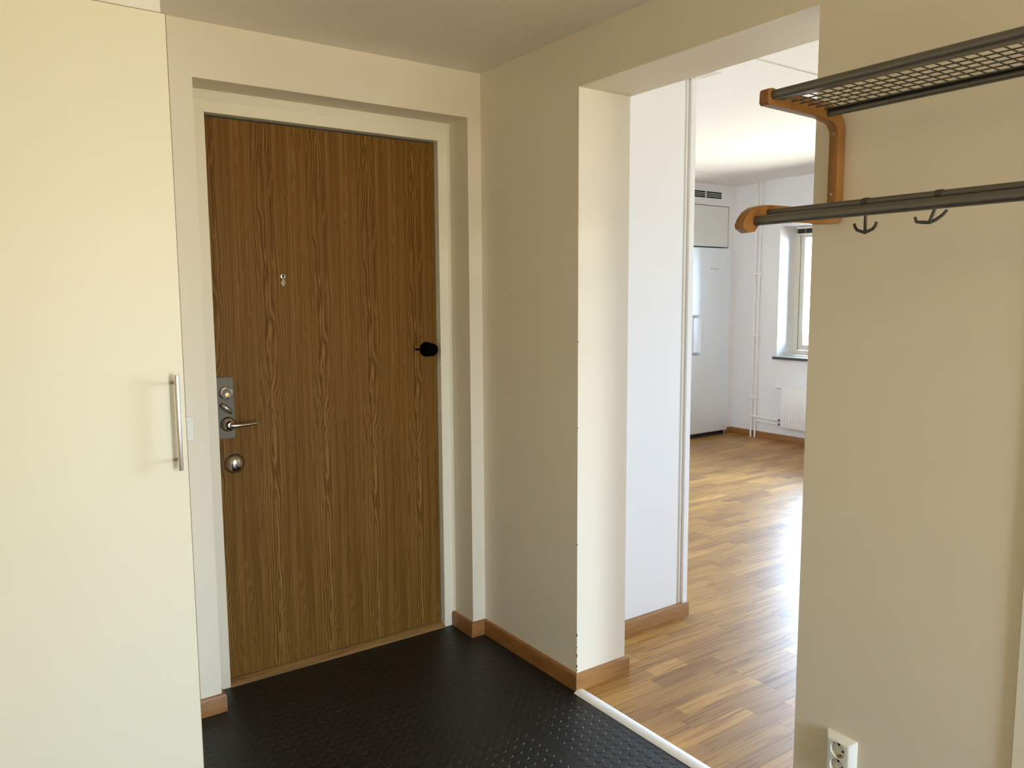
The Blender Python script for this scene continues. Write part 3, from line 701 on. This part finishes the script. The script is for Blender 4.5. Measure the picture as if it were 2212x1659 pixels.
# ------------------------------------------------------------------ radiator and pipes
rd = empty('radiator', (4.86, 1.5, .13), 'white ribbed panel radiator below the kitchen window', 'radiator')
def radiator_panel():
    y1_, y0_, z0_, z1_ = 2.022, 0.98, 0.150, 0.573; xf_ = 4.820
    b = MB(); b.box(xf_, xf_+.012, y0_, y1_, z0_, z1_, bev=.004, seg=2); b.build('front_panel', M_white, rd)
    b = MB(); b.box(xf_+.055, xf_+.067, y0_, y1_, z0_, z1_, bev=.004, seg=2); b.build('rear_panel', M_white, rd)
    b = MB(); b.box(xf_+.010, xf_+.058, y1_-.004, y1_-.001, z0_+.02, z1_-.002); b.box(xf_+.010, xf_+.058, y0_+.001, y0_+.004, z0_+.02, z1_-.002); b.box(xf_+.012, xf_+.056, y0_+.004, y1_-.004, z1_-.012, z1_-.004); b.build('side_grille', M_white, rd)
    # pressed vertical water channels standing proud, with dished ends
    y = 1.9705
    base = MB(); base.prism([(-.0115, 0), (-.0095, -.005), (.0095, -.005), (.0115, 0)], 2, -.170, .158)
    # axes: prism axis 2 gives (x,y)->swap below
    base.bm.free()
    first = None; k = 0
    while y > y0_ + .03:
        if first is None:
            q = MB(); pr = [(0.0, -.0120), (-.0042, -.0085), (-.0042, .0085), (0.0, .0120)]
            q.prism(pr, 2, -.165, .165); 
            for v in q.bm.verts:
                if v.co.x < -.001: v.co.z *= .965
            first = q.build('channel', M_white, None); first.parent = rd; first.matrix_parent_inverse = world_of(rd).inverted(); o = first
        else:
            o = first.copy(); COL.objects.link(o)
        o.location = (xf_+.0008, y, 0.372); y -= 0.0342; k += 1
    y = 1.9705; dimple = None
    while y > y0_ + .03:
        if dimple is None:
            dimple = MB().lathe((0, 0, 0), (-1, 0, 0), [(0, .0085), (.003, .006), (.0038, 0)], 14).build('dimple', M_white, None); dimple.parent = rd; dimple.matrix_parent_inverse = world_of(rd).inverted(); o = dimple
        else: o = dimple.copy(); COL.objects.link(o)
        o.location = (xf_+.0005, y - .0171, 0.196); y -= 0.0342
radiator_panel()
b = MB(); b.lathe((4.852, 2.024, 0.545), (0, 1, 0), [(0, .011), (.010, .011)], 16); b.build('valve_neck', M_gasket, rd)
b = MB(); b.lathe((4.852, 2.034, 0.545), (0, 1, 0), [(0, .018), (.012, .020), (.045, .020), (.060, .017), (.072, .012), (.074, 0)], 24); b.build('thermostat_head', M_white, rd)
for z_ in (0.214, 0.172):
    b = MB(); b.lathe((4.853, 2.018, z_), (0, 1, 0), [(0, .010), (.006, .010), (.008, .0145), (.020, .0145), (.022, .010), (.034, .010), (.036, .013), (.046, .013), (.048, .009)], 12); b.build('pipe_valve', M_valve, rd)
for k in (0, 1):
    o = B('wall_hanger', M_white, 4.886, X3, 1.2 + k*.6, 1.23 + k*.6, .2, .5, parent=rd)
XP = 4.872
def pipe(y, zb, name_label):
    root = empty('heating_pipe', (XP, y, 0), name_label, 'pipe', 'white heating pipes in the kitchen corner')
    MB().tube([(XP, y, 0.0), (XP, y, KC-.001)], .0088, 16).build('riser', M_white, root)
    pts = [(XP, y, zb+.03), (XP-.004, y-.006, zb+.010), (XP-.014, y-.022, zb), (4.853, y-.05, zb-.001), (4.853, 2.062, zb-.004)]
    MB().tube(pts, .0078, 14).build('branch', M_white, root)
    MB().lathe((XP, y, KC-.012), (0, 0, 1), [(0, .016), (.010, .020), (.0115, .020)], 20).build('ceiling_collar', M_white, root)
    MB().lathe((XP, y, zb-.02), (0, 0, 1), [(0, .0088), (.001, .0115), (.05, .0115), (.051, .0088)], 20).build('tee_joint', M_white, root)
    return root
p1 = pipe(2.412, 0.218, 'white vertical heating pipe nearer the refrigerator corner')
p2 = pipe(2.362, 0.176, 'white vertical heating pipe nearer the window')
for z_ in (1.668, 1.046, 0.412):
    B('pipe_clamp', M_white, XP-.016, XP+.013, 2.341, 2.433, z_-.009, z_+.009, bev=.003, parent=p1)
    MB().tube([(XP+.005, 2.387, z_), (X3, 2.387, z_)], .004, 10).build('clamp_stud', M_white, p1)
